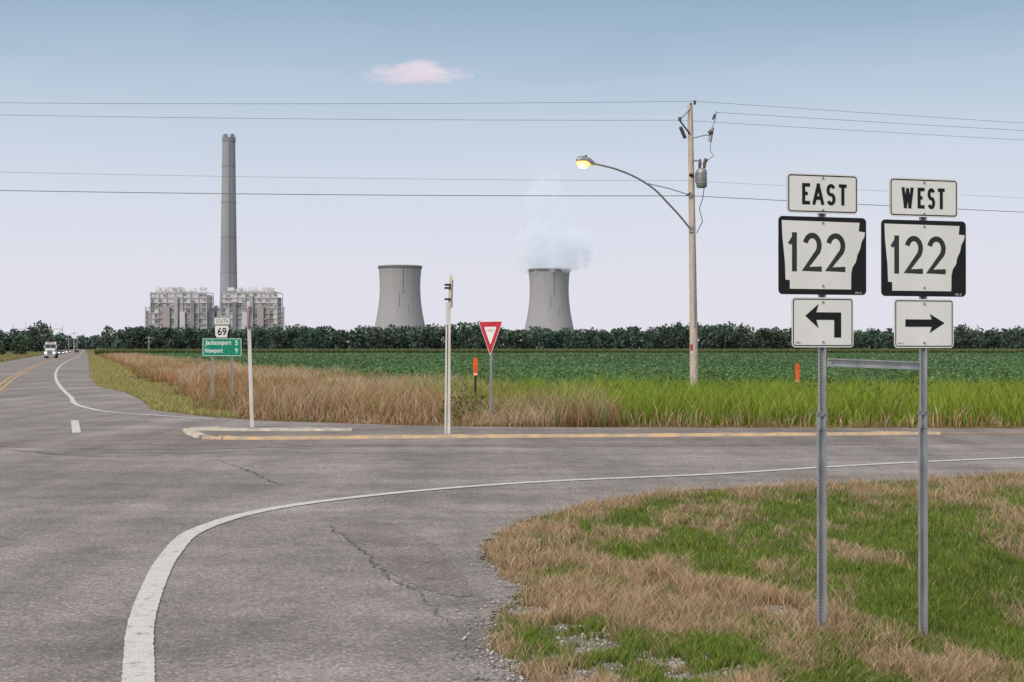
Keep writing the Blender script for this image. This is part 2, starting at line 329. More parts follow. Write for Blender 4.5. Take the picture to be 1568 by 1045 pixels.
# ------------------------------------------------------------ near lawn
def lawn():
    n=25000
    y=1/(1/34+rng.random(n)*(1/8.6-1/34)); x=rng.random(n)*(.62*y)-.12*y
    k=rng.integers(6,13,n); x=np.repeat(x,k); y=np.repeat(y,k); sp=.028+.0012*y
    n=len(x); x=x+rng.normal(size=n)*sp; y=y+rng.normal(size=n)*sp
    x2=rng.random(45000); y2=1/(1/34+x2*(1/8.6-1/34)); x2=rng.random(45000)*(.62*y2)-.12*y2
    x=np.concatenate([x,x2]); y=np.concatenate([y,y2]); n=len(x)
    ins=inside(x,y); d=dist(x,y,nearpts); gm=gravelm(x,y)
    keep=(~ins)&(y<30)&(rng.random(n)>gm*.93)&(rng.random(n)<.3+d*3)
    x=x[keep];y=y[keep];d=d[keep];gm=gm[keep];n=len(x); dr=dryness(x,y)
    isd=rng.random(n)<np.clip(dr*1.15-.03,0.07,.95)
    tuft=fbm(x*2.3+9,y*2.3)
    h=np.where(isd,.04+.10*rng.random(n)*(.3+1.5*tuft)*(.4+.8*dr),.035+.065*rng.random(n)*(.4+1.2*tuft))*(1+.012*y)
    h*=.7+.3*np.clip(d*2,0,1); h*=1-.4*sstep(0,.5,gravelm(x,y+.25))
    w=(.0045+.004*rng.random(n))*(1+(y-9)*.055)
    v=rng.random((n,1)); 
    cd=np.array([.62,.46,.29])*(.5+.8*v)+np.array([.03,.0,-.01])*rng.normal(size=(n,1))
    cg=np.array([.175,.29,.055])*(.5+.85*v)+np.array([.09,.04,0])*rng.random((n,1))
    col=np.clip(np.where(isd[:,None],cd,cg),.01,.9)
    p=np.stack([x,y,gz(x,y)-.004],1)
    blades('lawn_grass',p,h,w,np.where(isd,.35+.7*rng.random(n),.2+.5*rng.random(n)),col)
lawn()
def gravel():
    n=90000; y=1/(1/16+rng.random(n)*(1/8.6-1/16)); x=rng.random(n)*(.34*y)-.05*y
    gm=gravelm(x,y); d=dist(x,y,nearpts); ins=inside(x,y)
    pr=np.maximum(gm*.6,.45*np.exp(-d/.07)); pr=np.where(ins,.35*np.exp(-d/.10),pr)
    k=rng.random(n)<pr; x=x[k];y=y[k];ins=ins[k];n=len(x)
    s=.004+.015*rng.random(n)**3.0; z=np.where(ins,.012,gz(x,y))+s*.3
    base=np.array([[1,0,0],[0,1,0],[-1,0,0],[0,-1,0],[0,0,.7],[0,0,-.7]])
    V=base[None]*(.7+.6*rng.random((n,6,1)))*s[:,None,None]
    a=rng.random(n)*6.28; ca,sa=np.cos(a)[:,None],np.sin(a)[:,None]
    V=np.stack([V[...,0]*ca-V[...,1]*sa,V[...,0]*sa+V[...,1]*ca,V[...,2]],-1)+np.stack([x,y,z],1)[:,None,:]
    T=np.array([[0,1,4],[1,2,4],[2,3,4],[3,0,4],[1,0,5],[2,1,5],[3,2,5],[0,3,5]])
    col=(np.array([.46,.43,.40])*(.35+.95*rng.random((n,1))))[:,None,:].repeat(6,1)
    m,nt,bb=newmat('gravel_stone'); at=nd(nt,'ShaderNodeAttribute',attribute_name='Col'); nt.links.new(at.outputs['Color'],bb.inputs['Base Color']); bb.inputs['Roughness'].default_value=.9
    bigmesh('gravel',V.reshape(-1,3),None,(np.arange(n)[:,None,None]*6+T[None]).reshape(-1,3),col.reshape(-1,3),m)
gravel()
# ------------------------------------------------------------ roadside tall grass
def tall():
    n=100000; x=-9+rng.random(n)*62; y=38.5+rng.random(n)**1.25*24
    d=dist(x,y,far[:8]); keep=(~inside(x,y))&(d>.15)&(rng.random(n)<.35+d*.5); x=x[keep];y=y[keep];d=d[keep];n=len(x)
    nz=fbm(x*.35,y*.35); 
    gfrac=sstep(-3.0,3.0,x+7*(nz-.5)+.25*(y-45)); gfrac=np.where(d<1.2,gfrac*.35,gfrac)
    isg=rng.random(n)<gfrac*.9+.05
    big=.35+1.3*fbm(x*1.1+3,y*1.1)
    h=np.where(isg,(.35+.6*rng.random(n)),(.3+.5*rng.random(n)))*big*np.clip(.15+d*.45,0,1)*1.18
    w=.018+.02*rng.random(n); v=rng.random((n,1))
    cl=.75+.55*fbm(x*1.3+31,y*1.3)[:,None]
    cg=(np.array([.26,.38,.055])*(.4+.95*v)+np.array([.13,.07,0])*rng.random((n,1))*nz[:,None])*cl
    cb=np.array([.48,.30,.18])*(.55+.8*v)
    pale=(rng.random(n)<.3)[:,None]; cb=np.where(pale,np.array([.64,.52,.36])*(.7+.5*v),cb)
    col=np.where(isg[:,None],cg,cb)
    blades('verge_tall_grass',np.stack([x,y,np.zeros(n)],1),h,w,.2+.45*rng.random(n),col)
    n=120000; y=1/(1/420+rng.random(n)*(1/39-1/420)); c=.8+rng.random(n)*17; c=np.where(y>100,.9+rng.random(n)*15,c); x=SL*y+c
    keep=(~inside(x,y))&(x<3); x=x[keep];y=y[keep];c=c[keep];n=len(x)
    nz=fbm(x*.3+11,y*.2); d=dist(x,y,far[3:12])
    short=(c<4.8+5*(nz-.5)); t=np.clip(d*.28,.12,1)
    big=fbm(x*.8+5,y*.5)
    h=np.where(short,.08+.12*rng.random(n),(.3+.65*rng.random(n))*(.1+1.0*nz+.8*big))*np.where(short,1,t)
    w=(.012+.014*rng.random(n))*(y/40)**.75; v=rng.random((n,1))
    cs=np.array([.56,.47,.21])*(.5+.8*v); ispale=((nz>.55)|(rng.random(n)<.2))[:,None]
    cb=np.where(ispale,np.array([.62,.47,.31]),np.array([.49,.26,.14]))*(.55+.8*v)*(.75+.5*big[:,None])
    gr=(rng.random(n)<.10+.22*(c>13)+.3*(nz<.4))[:,None]; cb=np.where(gr,np.array([.18,.25,.07])*(.6+.7*v),cb)
    gr2=(rng.random(n)<.3)[:,None]; cs=np.where(gr2,np.array([.28,.35,.09])*(.6+.8*v),cs)
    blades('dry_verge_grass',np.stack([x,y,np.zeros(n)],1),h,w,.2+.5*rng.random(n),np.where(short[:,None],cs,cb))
    n=20000; y=1/(1/600+rng.random(n)*(1/90-1/600)); x=SL*y-12.8-rng.random(n)*16
    v=rng.random((n,1)); col=np.where((rng.random(n)<.55)[:,None],np.array([.50,.36,.18]),np.array([.2,.26,.07]))*(.6+.7*v)
    blades('verge_grass',np.stack([x,y,np.zeros(n)],1),.2+.5*rng.random(n),.03*(y/80),.2+.5*rng.random(n),col)
tall()
def weeds():
    P_=[];S=[];Cc=[]
    r=np.random.default_rng(5)
    sp=[(g(705,640),.7,1.1),(g(728,648),.6,.8),(g(770,645),.5,.6),(g(692,650),.45,.8)]
    for _ in range(70):
        x=-12+r.random()*47; y=46+r.random()*14; rad=.35+r.random()*.4; h=.6+r.random()*.7
        c_=x-SL*y
        if c_<8.5 or dist(np.array([x]),np.array([y]),far[:12])[0]<2.5: continue
        sp.append(((x,y),rad,h))
    for (cx,cy),rad,h in sp:
        n=160; a=r.random(n)*6.28; q=np.sqrt(r.random(n))*rad; z=r.random(n)*h
        P_.append(np.stack([cx+np.cos(a)*q*(1-.4*z/h),cy+np.sin(a)*q,z],1)); S.append(.05+.07*r.random(n)); k=.7+.6*r.random()
        Cc.append(np.array([.14,.20,.05])*k*(.5+.8*r.random((n,1))))
    V,C=cards(np.vstack(P_),np.concatenate(S),np.vstack(Cc)); nn=len(V)//4
    bigmesh('weeds',V,np.arange(nn*4).reshape(-1,4),None,C,LEAF)
weeds()
# ------------------------------------------------------------ soybean field
def soy():
    yy=axis(76,475,78,140,.7,1.03); yy=yy[(yy>=76)&(yy<=475)]; xx=np.linspace(0,1,320)
    X=[];Y=[];
    for y in yy:
        x0=SL*y+17; x1=.5*y+40; X.append(x0+(x1-x0)*xx); Y.append(np.full(320,y))
    X=np.array(X);Y=np.array(Y); Z=.5+.22*(fbm(X*1.1,Y*1.1)-.5)+.12*(fbm(X*.05,Y*.05)-.5)+.07*np.sin(Y*2*np.pi/.95)
    Z[0]=0; Z[:,0]=0
    ny,nx=X.shape; I=np.arange(nx*ny).reshape(ny,nx)
    Q=np.stack([I[:-1,:-1],I[:-1,1:],I[1:,1:],I[1:,:-1]],-1).reshape(-1,4)
    tone=lambda x,y:(.62+.45*fbm(x*.03,y*.012)+.45*fbm(x*.012+9,y*.12))
    C=np.array([.085,.165,.065])*tone(X,Y)[...,None]
    bigmesh('soybean_field',np.stack([X,Y,Z],-1).reshape(-1,3),Q,None,C.reshape(-1,3),LEAF,True)
    n=140000; y=1/(1/470+rng.random(n)*(1/77-1/470)); x0=SL*y+16.5; x=x0+rng.random(n)*(.45*y+20-x0)
    rowy=np.round(y/.95)*.95+rng.normal(size=n)*.16; y=np.where(rng.random(n)<.7,rowy,y)
    z=.5+.12*(fbm(x*.05,y*.05)-.5)+.16*(rng.random(n)-.3)+.2*(fbm(x*1.1,y*1.1)-.5); s=(.13+.13*rng.random(n))*(y/78)**.55
    col=np.array([.112,.205,.080])*(.4+1.0*rng.random((n,1)))*tone(x,y)[:,None]
    lt=(rng.random(n)<.12)[:,None]; col=np.where(lt,np.array([.25,.36,.18]),col)
    V,C=cards(np.stack([x,y,z],1),s,col,.35); nn=len(V)//4
    bigmesh('soybean_leaves',V,np.arange(nn*4).reshape(-1,4),None,C,LEAF)
    n=60000; y=478+rng.random(n)**1.8*60; x=-140+rng.random(n)*560; x=x+SL*(y-478)
    v=rng.random((n,1)); tassel=(rng.random(n)<.22)
    col=np.array([.095,.145,.055])*(.45+.9*v); h=1.75+.35*rng.random(n)+.15*tassel
    col=np.where(tassel[:,None],np.array([.25,.23,.11])*(.7+.5*v),col)
    tip=np.where(tassel[:,None],np.array([.46,.42,.24])*np.ones((n,1)),np.array([.20,.24,.09])*(.6+.6*v))
    blades('corn_field',np.stack([x,y,np.zeros(n)],1),h,.10+.12*rng.random(n),.05+.15*rng.random(n),col,tip)
soy()
# ------------------------------------------------------------ trees
def tree_pts(H,R,nleaf,r,size,low=.08):
    nc=r.integers(9,14); cs=[];rs=[]
    for i in range(nc):
        a=r.random()*6.28; zz=low+(.93-low)*r.random(); q=R*(.75*math.sin(min(1,max(.3,1.05-abs(zz-.45)))*1.5))*math.sqrt(r.random())
        cs.append((math.cos(a)*q,math.sin(a)*q,zz*H*.88)); rs.append(R*(.36+.26*r.random()))
    cs.append((0,0,H*.84)); rs.append(R*.42)
    cs=np.array(cs);rs=np.array(rs); k=r.integers(0,len(cs),nleaf)
    d=r.normal(size=(nleaf,3)); d/=np.linalg.norm(d,axis=1)[:,None]; rad=rs[k]*(.45+.6*r.random(nleaf))
    p=cs[k]+d*rad[:,None]*np.array([1,1,.85]); p[:,2]=np.clip(p[:,2],.2,H)
    shade=(.6+.3*(d[:,2]*.5+.5)+.30*p[:,2]/H)*(.78+.44*r.random(len(cs))[k])*(.8+.4*r.random(nleaf))  # shade put into leaf colour: darker low and underneath, plus random tone
    return p,size*(.6+.8*r.random(nleaf)),shade
def forest(name,xy,Hs,base,nleaf=380,size=1.1,haze=0,seed=1,low=.08):
    r=np.random.default_rng(seed); PV=[];S=[];C=[];b=B()
    bark=mat(name+'_bark',(.12,.10,.08),(.07,.06,.05),3,.9)
    for (x,y),H in zip(xy,Hs):
        R=H*(.30+.18*r.random()); p,s,sh=tree_pts(H,R,nleaf,r,size,low)
        p[:,0]+=x;p[:,1]+=y; tint=np.array(base)*(1+.15*r.normal())*np.array([1+.10*r.normal(),1,1+.06*r.normal()])
        PV.append(p);S.append(s);C.append(np.clip(sh[:,None]*tint+haze*np.array([.035,.045,.055]),.005,.5))  # bluish distance haze added straight to the leaf colour
        b.tube([(x,y,0),(x+.2,y,H*.35),(x,y+.2,H*.8)],[H*.022,H*.016,H*.005],bark,5)
        for j in range(3):
            a=r.random()*6.28; b.tube([(x,y,H*(.25+.1*j)),(x+math.cos(a)*R*.6,y+math.sin(a)*R*.6,H*(.5+.12*j))],[H*.01,H*.004],bark,4)
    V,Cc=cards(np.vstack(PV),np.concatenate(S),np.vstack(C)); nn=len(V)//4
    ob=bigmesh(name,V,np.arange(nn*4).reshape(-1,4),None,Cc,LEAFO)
    tr=b.finish(name+'_trunks',recalc=False); tr.parent=ob
r=np.random.default_rng(3); GB=(.060,.096,.058)
xy=[];Hs=[]
for yrow in(640,648,657,668,680):
    x=-180+r.random()*4
    while x<400:
        xy.append((x,yrow+r.normal()*3)); k=vn(np.array([x*.05]),np.array([4.]))[0]; Hs.append(9.4+3.2*k+2.8*r.random()**1.5); x+=5.0+3.6*r.random()
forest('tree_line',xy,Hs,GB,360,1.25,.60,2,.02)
xy=[];Hs=[]
for yrow in(950,962,975):
    x=-430
    while x<-120:
        if not(-306<x<-276): xy.append((x,yrow+r.normal()*5)); Hs.append(12.5+3.5*r.random())
        x+=6+4*r.random()
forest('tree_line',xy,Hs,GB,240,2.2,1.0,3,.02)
xy=[];Hs=[]
for yy in(2300,2330):
    x=-900
    while x<-600: xy.append((x,yy)); Hs.append(17+7*r.random()); x+=10+6*r.random()
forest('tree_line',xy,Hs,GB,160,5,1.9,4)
forest('tree',[(-262,790)],[17.5],GB,900,1.3,.6,5,.2)
forest('tree',[(-270,800)],[15],GB,700,1.3,.6,6,.2)
xy=[(-188+i*4.2+r.normal(),405+r.normal()*6) for i in range(12)]
forest('hedge_bushes',xy,[4.5+2*r.random() for _ in xy],(.06,.10,.045),260,.8,.4,8,.02)
# ------------------------------------------------------------ power plant
CONC=mat('chimney_concrete',(.37,.37,.40),(.305,.305,.34),.02,.9,stretch=(1,1,.5)); CONC2=mat('chimney_concrete_dark',(.28,.28,.31),(.25,.25,.275),.05,.9)  # chimney greys lightened and blued to carry distance haze
b=B(); zs=np.linspace(0,303,24); b.tube([(0,0,z) for z in zs],[14.0-4.9*(z/303)**.8 for z in zs],CONC,32)
for z in(60,110,160,210,262): b.tube([(0,0,z),(0,0,z+1.0)],14.0-4.9*(z/303)**.8+.35,CONC2,32)
b.tube([(0,0,297),(0,0,303.5)],9.6,CONC2,32)
for dx in(-4.8,4.8): b.tube([(dx,0,300),(dx,0,309)],3.1,CONC2,16)
for a in np.linspace(0,6.28,12,endpoint=False): b.box((math.cos(a)*9.6,math.sin(a)*9.6,305),(.5,.5,4),CONC2)
b.tube([(4,-13.4,0),(2.5,-9.1,300)],.6,CONC2,5)
b.finish('chimney_stack',((350-784)/F*2040,2040,0))
ST=mat('plant_steel_pale',(.62,.60,.61),(.54,.52,.53),.1,.8); CL1=mat('plant_cladding',(.46,.455,.48),(.40,.395,.42),.08,.8); CL2=mat('plant_cladding_brown',(.44,.39,.395),(.38,.335,.34),.06,.8); CL3=mat('plant_dark',(.28,.275,.30),(.23,.225,.25),.1,.8)  # plant colours, white cladding included, are paled for distance haze
CLW=mat('plant_cladding_white',(.66,.645,.66),(.58,.57,.585),.08,.8)
def plant(name,X,seed,flip):
    r=np.random.default_rng(seed); b=B(); w=78;d=46;H=83; s=-1 if flip else 1
    b.box((0,0,33),(w*.95,d*.86,66),CL1); b.box((-s*8,2,41),(w*.62,d*.84,81.5),CLW); b.box((s*25,2,38),(w*.34,d*.82,77),CLW); b.box((-s*30,3,36),(w*.2,d*.8,74),CL2)
    y=-d/2
    nc=14; bw=w/nc
    for i in range(nc):
        tone=r.integers(0,3)
        for j in range(11):
            q=r.random(); x=-w/2+bw*(i+.5); z=7.2*j+3.6
            m=[CL1,CLW,CL2][tone] if q<.6 else [CL1,CLW,CL2,CL3,CL3][r.integers(0,5)]
            if j>=9: m=CLW
            b.box((x,y+1.7+r.random()*1.2,z),(bw*.98,2,7.0),m)
            if r.random()<.35: b.box((x,y+.4,z+r.normal()),(bw*.5,.8,2.2),CL3)
    for yy in(-d/2,d/2):
        for i in range(0,nc+1,2):
            x=-w/2+w*i/nc; hh=H*(.95+.05*(3<i<11)); b.box((x,yy,hh/2),(.8,1.1,hh),ST)
        for j in range(1,12):
            b.box((0,yy-.2,7.2*j),(w,.7,.6),ST)
    for j in range(1,12):
        for sx in(-w/2,w/2): b.box((sx,0,7.2*j),(.7,d,.8),ST)
    for cx,ww,z0,z1,m in((-s*16,9,24,60,CL2),(s*6,7,10,52,CLW),(s*20,5,20,66,CL3),(-s*3,5,30,74,CL1)): b.box((cx,y-1.6,(z0+z1)/2),(ww,2.6,z1-z0),m)
    for k in range(7):
        x0=-w/2+w*r.random()*.8; z=10+60*r.random(); b.tube([(x0,y-1,z),(x0+8+8*r.random(),y-1,z+7)],.45,ST,5)
    for k in range(9):
        x=-w*.42+w*.84*r.random(); hh=2+4*r.random(); b.box((x,r.normal()*5,H+hh/2-1),(2+6*r.random(),5,hh),CLW)
    for k in range(14): 
        x=-w*.45+w*.9*r.random(); b.tube([(x,y+4,H-3),(x,y+4,H+2.5+2*r.random())],.4,ST,4)
    b.box((0,0,H+1.6),(w*.8,.4,.5),ST)
    sx=-s*(w/2+5)
    for cx in(-3,3):
        for cy in(-3,3): b.box((sx+cx,y+6+cy,30),(.8,.8,60),ST)
    b.box((sx,y+7,27),(5,5,54),CL2)
    for j in range(1,10):
        b.box((sx,y+6,6.5*j),(7,7,.6),ST); b.tube([(sx-3,y+3,6.5*j-6.5),(sx+3,y+3,6.5*j)],.35,ST,4)
    b.box((s*(w/2+4),0,27),(9,22,54),CL1)
    for j in range(6): b.box((s*(w/2+4),-11.3,8*j+6),(9,.5,1),ST)
    b.finish(name,(X,2000,0))
plant('power_plant_building',(279-784)/F*2000,1,False)
plant('power_plant_building',(386-784)/F*2000,2,True)
b=B(); 
for x in(-9,0,9): b.tube([(x,0,0),(x,0,55),(x,0,62)],[5,5,2],CL1,12); b.box((x,-6,30),(1,1,60),ST)
b.box((0,5,24),(34,12,48),CL2); b.box((0,-7,50),(30,2,3),ST); b.finish('ash_silo',((331-784)/F*2010,2010,0))
def mat_tower():
    m,nt,b=newmat('cooling_tower_concrete'); L=nt.links; tc=nd(nt,'ShaderNodeTexCoord'); b.inputs['Roughness'].default_value=.95
    sx=nd(nt,'ShaderNodeSeparateXYZ'); L.new(tc.outputs['Object'],sx.inputs[0])
    at=nd(nt,'ShaderNodeMath',operation='ARCTAN2'); L.new(sx.outputs[0],at.inputs[0]); L.new(sx.outputs[1],at.inputs[1])
    cb=nd(nt,'ShaderNodeCombineXYZ'); ml=nd(nt,'ShaderNodeMath',operation='MULTIPLY'); ml.inputs[1].default_value=30; L.new(at.outputs[0],ml.inputs[0]); L.new(ml.outputs[0],cb.inputs[0])
    m2=nd(nt,'ShaderNodeMath',operation='MULTIPLY'); m2.inputs[1].default_value=.03; L.new(sx.outputs[2],m2.inputs[0]); L.new(m2.outputs[0],cb.inputs[1])
    n=nd(nt,'ShaderNodeTexNoise',Scale=.8,Detail=5); L.new(cb.outputs[0],n.inputs['Vector'])
    w=nd(nt,'ShaderNodeTexWave',Scale=.09,bands_direction='Z'); L.new(tc.outputs['Object'],w.inputs['Vector']); w.inputs['Distortion'].default_value=0
    r=ramp(nt,[(.3,(.355,.345,.36)),(.7,(.425,.415,.425))]); L.new(n.outputs['Fac'],r.inputs[0])
    r2=ramp(nt,[(0,.91),(.25,1),(1,1)]); L.new(w.outputs['Fac'],r2.inputs[0])
    mx=nd(nt,'ShaderNodeMix',data_type='RGBA',blend_type='MULTIPLY'); mx.inputs[0].default_value=1; L.new(r.outputs[0],mx.inputs[6]); L.new(r2.outputs[0],mx.inputs[7]); L.new(mx.outputs[2],b.inputs['Base Color'])
    return m
TW=mat_tower(); TWD=mat('cooling_tower_rim',(.30,.29,.305),(.26,.25,.265),.1,.9)  # shell and rim colours include a lightening for distance haze
def ctower(X,Y):
    b=B(); n=96; prof=[(28.5*math.sqrt(1+((z-88)/75)**2),z) for z in np.linspace(9,116,30)]
    inner=[(r_-1.0,z) for r_,z in prof[::-1]]; pr=prof+[(prof[-1][0]+.7,116),(prof[-1][0]+.7,117.5),(prof[-1][0]-1,117.5)]+inner
    k=len(pr); vs=[];fs=[]
    for (rr,z) in pr:
        for j in range(n):
            a=6.28318*j/n; vs.append((rr*math.cos(a),rr*math.sin(a),z))
    for i in range(k-1):
        for j in range(n): fs.append((i*n+j,i*n+(j+1)%n,(i+1)*n+(j+1)%n,(i+1)*n+j))
    b.add(vs,fs,TW,True)
    for j in range(44):
        a=6.28318*j/44; a2=a+.0714; a3=a-.0714
        for q in(a2,a3): b.tube([(44*math.cos(a),44*math.sin(a),0),(prof[0][0]*math.cos(q),prof[0][0]*math.sin(q),9.3)],.6,TWD,5)
    def run(ang,z0,z1,wd):
        pts=[]
        for z in np.linspace(z0,z1,14):
            rr=28.5*math.sqrt(1+((z-88)/75)**2)+.35; pts.append((rr*math.sin(ang),-rr*math.cos(ang),z))
        b.tube(pts,wd,TWD,4)
    run(.22,78,117,.5); run(.05,60,78,.35); run(.45,50,62,.3)
    pts=[]
    for a in np.linspace(0,6.2832,49): pts.append((31.2*math.cos(a),31.2*math.sin(a),114.5))
    b.tube(pts,.45,TWD,5)
    b.finish('cooling_tower',(X,Y,0))
ctower((612.5-784)/F*2000,2000); ctower((841-784)/F*2080,2080)
# ------------------------------------------------------------ steam + cloud
def volmat(name,W,Hh,stops,dens,em,nscale,ncontrast,color,fadest,lean=0.0,nst=(1,1,1),gain=2.5,alb=(.92,.95,1),bias=0.0):
    m=bpy.data.materials.new(name); m.use_nodes=True; nt=m.node_tree; nt.nodes.clear(); L=nt.links
    out=nd(nt,'ShaderNodeOutputMaterial'); pv=nd(nt,'ShaderNodeVolumePrincipled'); pv.inputs['Color'].default_value=c4(alb); pv.inputs['Anisotropy'].default_value=.0
    tc=nd(nt,'ShaderNodeTexCoord'); sx=nd(nt,'ShaderNodeSeparateXYZ'); L.new(tc.outputs['Object'],sx.inputs[0])
    def M(op,a,b=None,c=None):
        n=nd(nt,'ShaderNodeMath',operation=op)
        for i,q in enumerate((a,b,c)):
            if q is None: continue
            if isinstance(q,(int,float)): n.inputs[i].default_value=q
            else: L.new(q,n.inputs[i])
        return n.outputs[0]
    t=M('DIVIDE',sx.outputs[2],Hh); rp=ramp(nt,stops); L.new(t,rp.inputs[0]); R=M('MULTIPLY',rp.outputs[0],W)
    xx=M('ADD',sx.outputs[0],M('MULTIPLY',M('SINE',M('MULTIPLY',t,6.0)),lean))
    d=M('SQRT',M('ADD',M('MULTIPLY',xx,xx),M('MULTIPLY',sx.outputs[1],sx.outputs[1])))
    q=M('ADD',M('SUBTRACT',1.0,M('DIVIDE',d,M('MAXIMUM',R,.5))),bias)
    mp=nd(nt,'ShaderNodeMapping'); mp.inputs['Scale'].default_value=nst; L.new(tc.outputs['Object'],mp.inputs[0])
    n=nd(nt,'ShaderNodeTexNoise',Scale=nscale,Detail=4,Roughness=.62); L.new(mp.outputs[0],n.inputs['Vector'])
    nn=M('MULTIPLY',M('SUBTRACT',n.outputs['Fac'],.5),ncontrast)
    v=M('MINIMUM',M('MAXIMUM',M('MULTIPLY',M('ADD',q,nn),gain),0.0),1.0)
    fade=ramp(nt,fadest); L.new(t,fade.inputs[0]); v=M('MULTIPLY',v,fade.outputs[0])
    de=M('MULTIPLY',v,dens); L.new(de,pv.inputs['Density']); L.new(M('MULTIPLY',de,em),pv.inputs['Emission Strength']); pv.inputs['Emission Color'].default_value=c4(color)  # added self-glow stands in for light scattered repeatedly inside the vapour
    L.new(pv.outputs[0],out.inputs['Volume'])
    try: m.cycles.volume_step_rate=.5
    except Exception: pass
    return m
b=B(); pm=volmat('steam',50,158,[(0,.60),(.07,.75),(.2,1.05),(.33,.95),(.43,.56),(.6,.50),(.72,.55),(.85,.45),(1,.3)],.070,.36,.060,3.6,(.84,.91,1.0),[(0,1),(.4,.95),(.55,.55),(.8,.30),(1,0)],-8,gain=2.2,bias=.10,alb=(.88,.92,.98))
b.box((0,0,79),(126,110,158),pm); b.finish('steam_cloud',((841-784)/F*2080,2080,111))
b=B(); cm=volmat('cloud_vapour',150,60,[(0,.0),(.06,.8),(.22,1.0),(.38,.8),(.6,.45),(1,.15)],.0062,.50,.032,3.8,(1.0,.72,.78),[(0,1),(1,1)],10,(.45,.8,1.5),1.6,(1,.88,.90),.04)
b.box((0,0,30),(320,220,60),cm); b.finish('cloud',P(640,123,4000))
# ------------------------------------------------------------ signs
def rrect(w,h,r,n=6,cx=0,cz=0):
    pts=[]
    for (sx,sz,a0) in((1,1,0),(-1,1,90),(-1,-1,180),(1,-1,270)):
        for i in range(n+1):
            a=math.radians(a0+90*i/n); pts.append((cx+sx*(w/2-r)+r*math.cos(a),cz+sz*(h/2-r)+r*math.sin(a)))
    return pts
def arc(cx,cz,rx,rz,a0,a1,n=14): return [(cx+rx*math.cos(math.radians(a)),cz+rz*math.sin(math.radians(a))) for a in np.linspace(a0,a1,n)]
GL={'E':[[(1,1),(0,1),(0,0),(1,0)],[(0,.52),(.85,.52)]],'A':[[(0,-.0),(.5,1.0)],[(1,-.0),(.5,1.0)],[(.18,.28),(.82,.28)]],
'S':[arc(.5,.74,.5,.26,25,250,14)+arc(.5,.24,.5,.26,70,-155,14)],'T':[[(-.1,1),(1.1,1)],[(.5,1),(.5,0)]],
'W':[[(0,1),(.25,0)],[(.25,0),(.5,.95)],[(.5,.95),(.75,0)],[(.75,0),(1,1)]],
'1':[[(.9,0),(.9,1)],[(.86,.97),(-.1,.80)]],'2':[arc(.5,.70,.5,.30,165,-38,16)+[(0.02,.0),(1,0)]]}
def glyph(b,ch,x0,x1,z0,z1,sw,y,m):
    for k,s in enumerate(GL[ch]):
        h=sw/2; q=[(x0+h+(x1-x0-sw)*p[0],z0+h+(z1-z0-sw)*p[1]) for p in s]
        if ch in 'AW1T' and len(q)==2:
            dx,dz=q[1][0]-q[0][0],q[1][1]-q[0][1]; l=math.hypot(dx,dz)
            if abs(dz)>abs(dx)*1.2: q=[(q[0][0]-dx/l*h,q[0][1]-dz/l*h),(q[1][0]+dx/l*h,q[1][1]+dz/l*h)]
        if ch=='E' and k==0: q[0]=(q[0][0]+h,q[0][1]); q[-1]=(q[-1][0]+h,q[-1][1])
        if ch=='2': q[-1]=(q[-1][0]+h,q[-1][1])
        v,f=ribbon(q,sw*.7 if (ch=='1' and k==1) else sw); b.flat(v,f,y-.0004*k,m)
def text(b,s,x0,x1,z0,z1,y,m,bold=.0):
    cu=bpy.data.curves.new('t','FONT'); cu.body=s; cu.offset=bold; ob=bpy.data.objects.new('t',cu); bpy.context.scene.collection.objects.link(ob)
    bpy.context.view_layer.update(); dg=bpy.context.evaluated_depsgraph_get(); me=ob.evaluated_get(dg).to_mesh()
    v=np.array([(q.co.x,q.co.y) for q in me.vertices]); fs=[tuple(p.vertices) for p in me.polygons]
    mn=v.min(0);mx=v.max(0); v=(v-mn)/(mx-mn); b.flat([(x0+(x1-x0)*a,z0+(z1-z0)*c) for a,c in v],fs,y,m)
    ob.evaluated_get(dg).to_mesh_clear(); bpy.data.objects.remove(ob); bpy.data.curves.remove(cu)
def plate(b,w,h,cz,r,front,border=None,inset=.012,bw=.012,y=0,cx=0):
    b.prism(rrect(w,h,r,6,cx,cz),y,y+.003,ALU); b.flat(rrect(w-.001,h-.001,r,6,cx,cz),[tuple(range(28))],y-.001,front)
    if border: b.ring(rrect(w-2*inset,h-2*inset,max(.004,r-inset),6,cx,cz),rrect(w-2*inset-2*bw,h-2*inset-2*bw,max(.004,r-inset-bw),6,cx,cz),y-.002,border)
def uchan(b,z0,z1,s=1.0,y=.012,m=GALV,cx=0):
    q=[(-.034,0),(-.019,0),(-.012,.028),(.012,.028),(.019,0),(.034,0)]; q=[(a*s,c*s) for a,c in q]
    pr=[(cx+a,y+c) for a,c in q]+[(cx+a*1.0,y+c+.005) for a,c in q[::-1]]
    b.prism(pr,z0,z1,m,'xy')
def bolt(b,x,y,z,r=.009):
    b.tube([(x,y,z),(x,y-.006,z)],r,GREYM,8)
KX=.00522;KZ=.00504
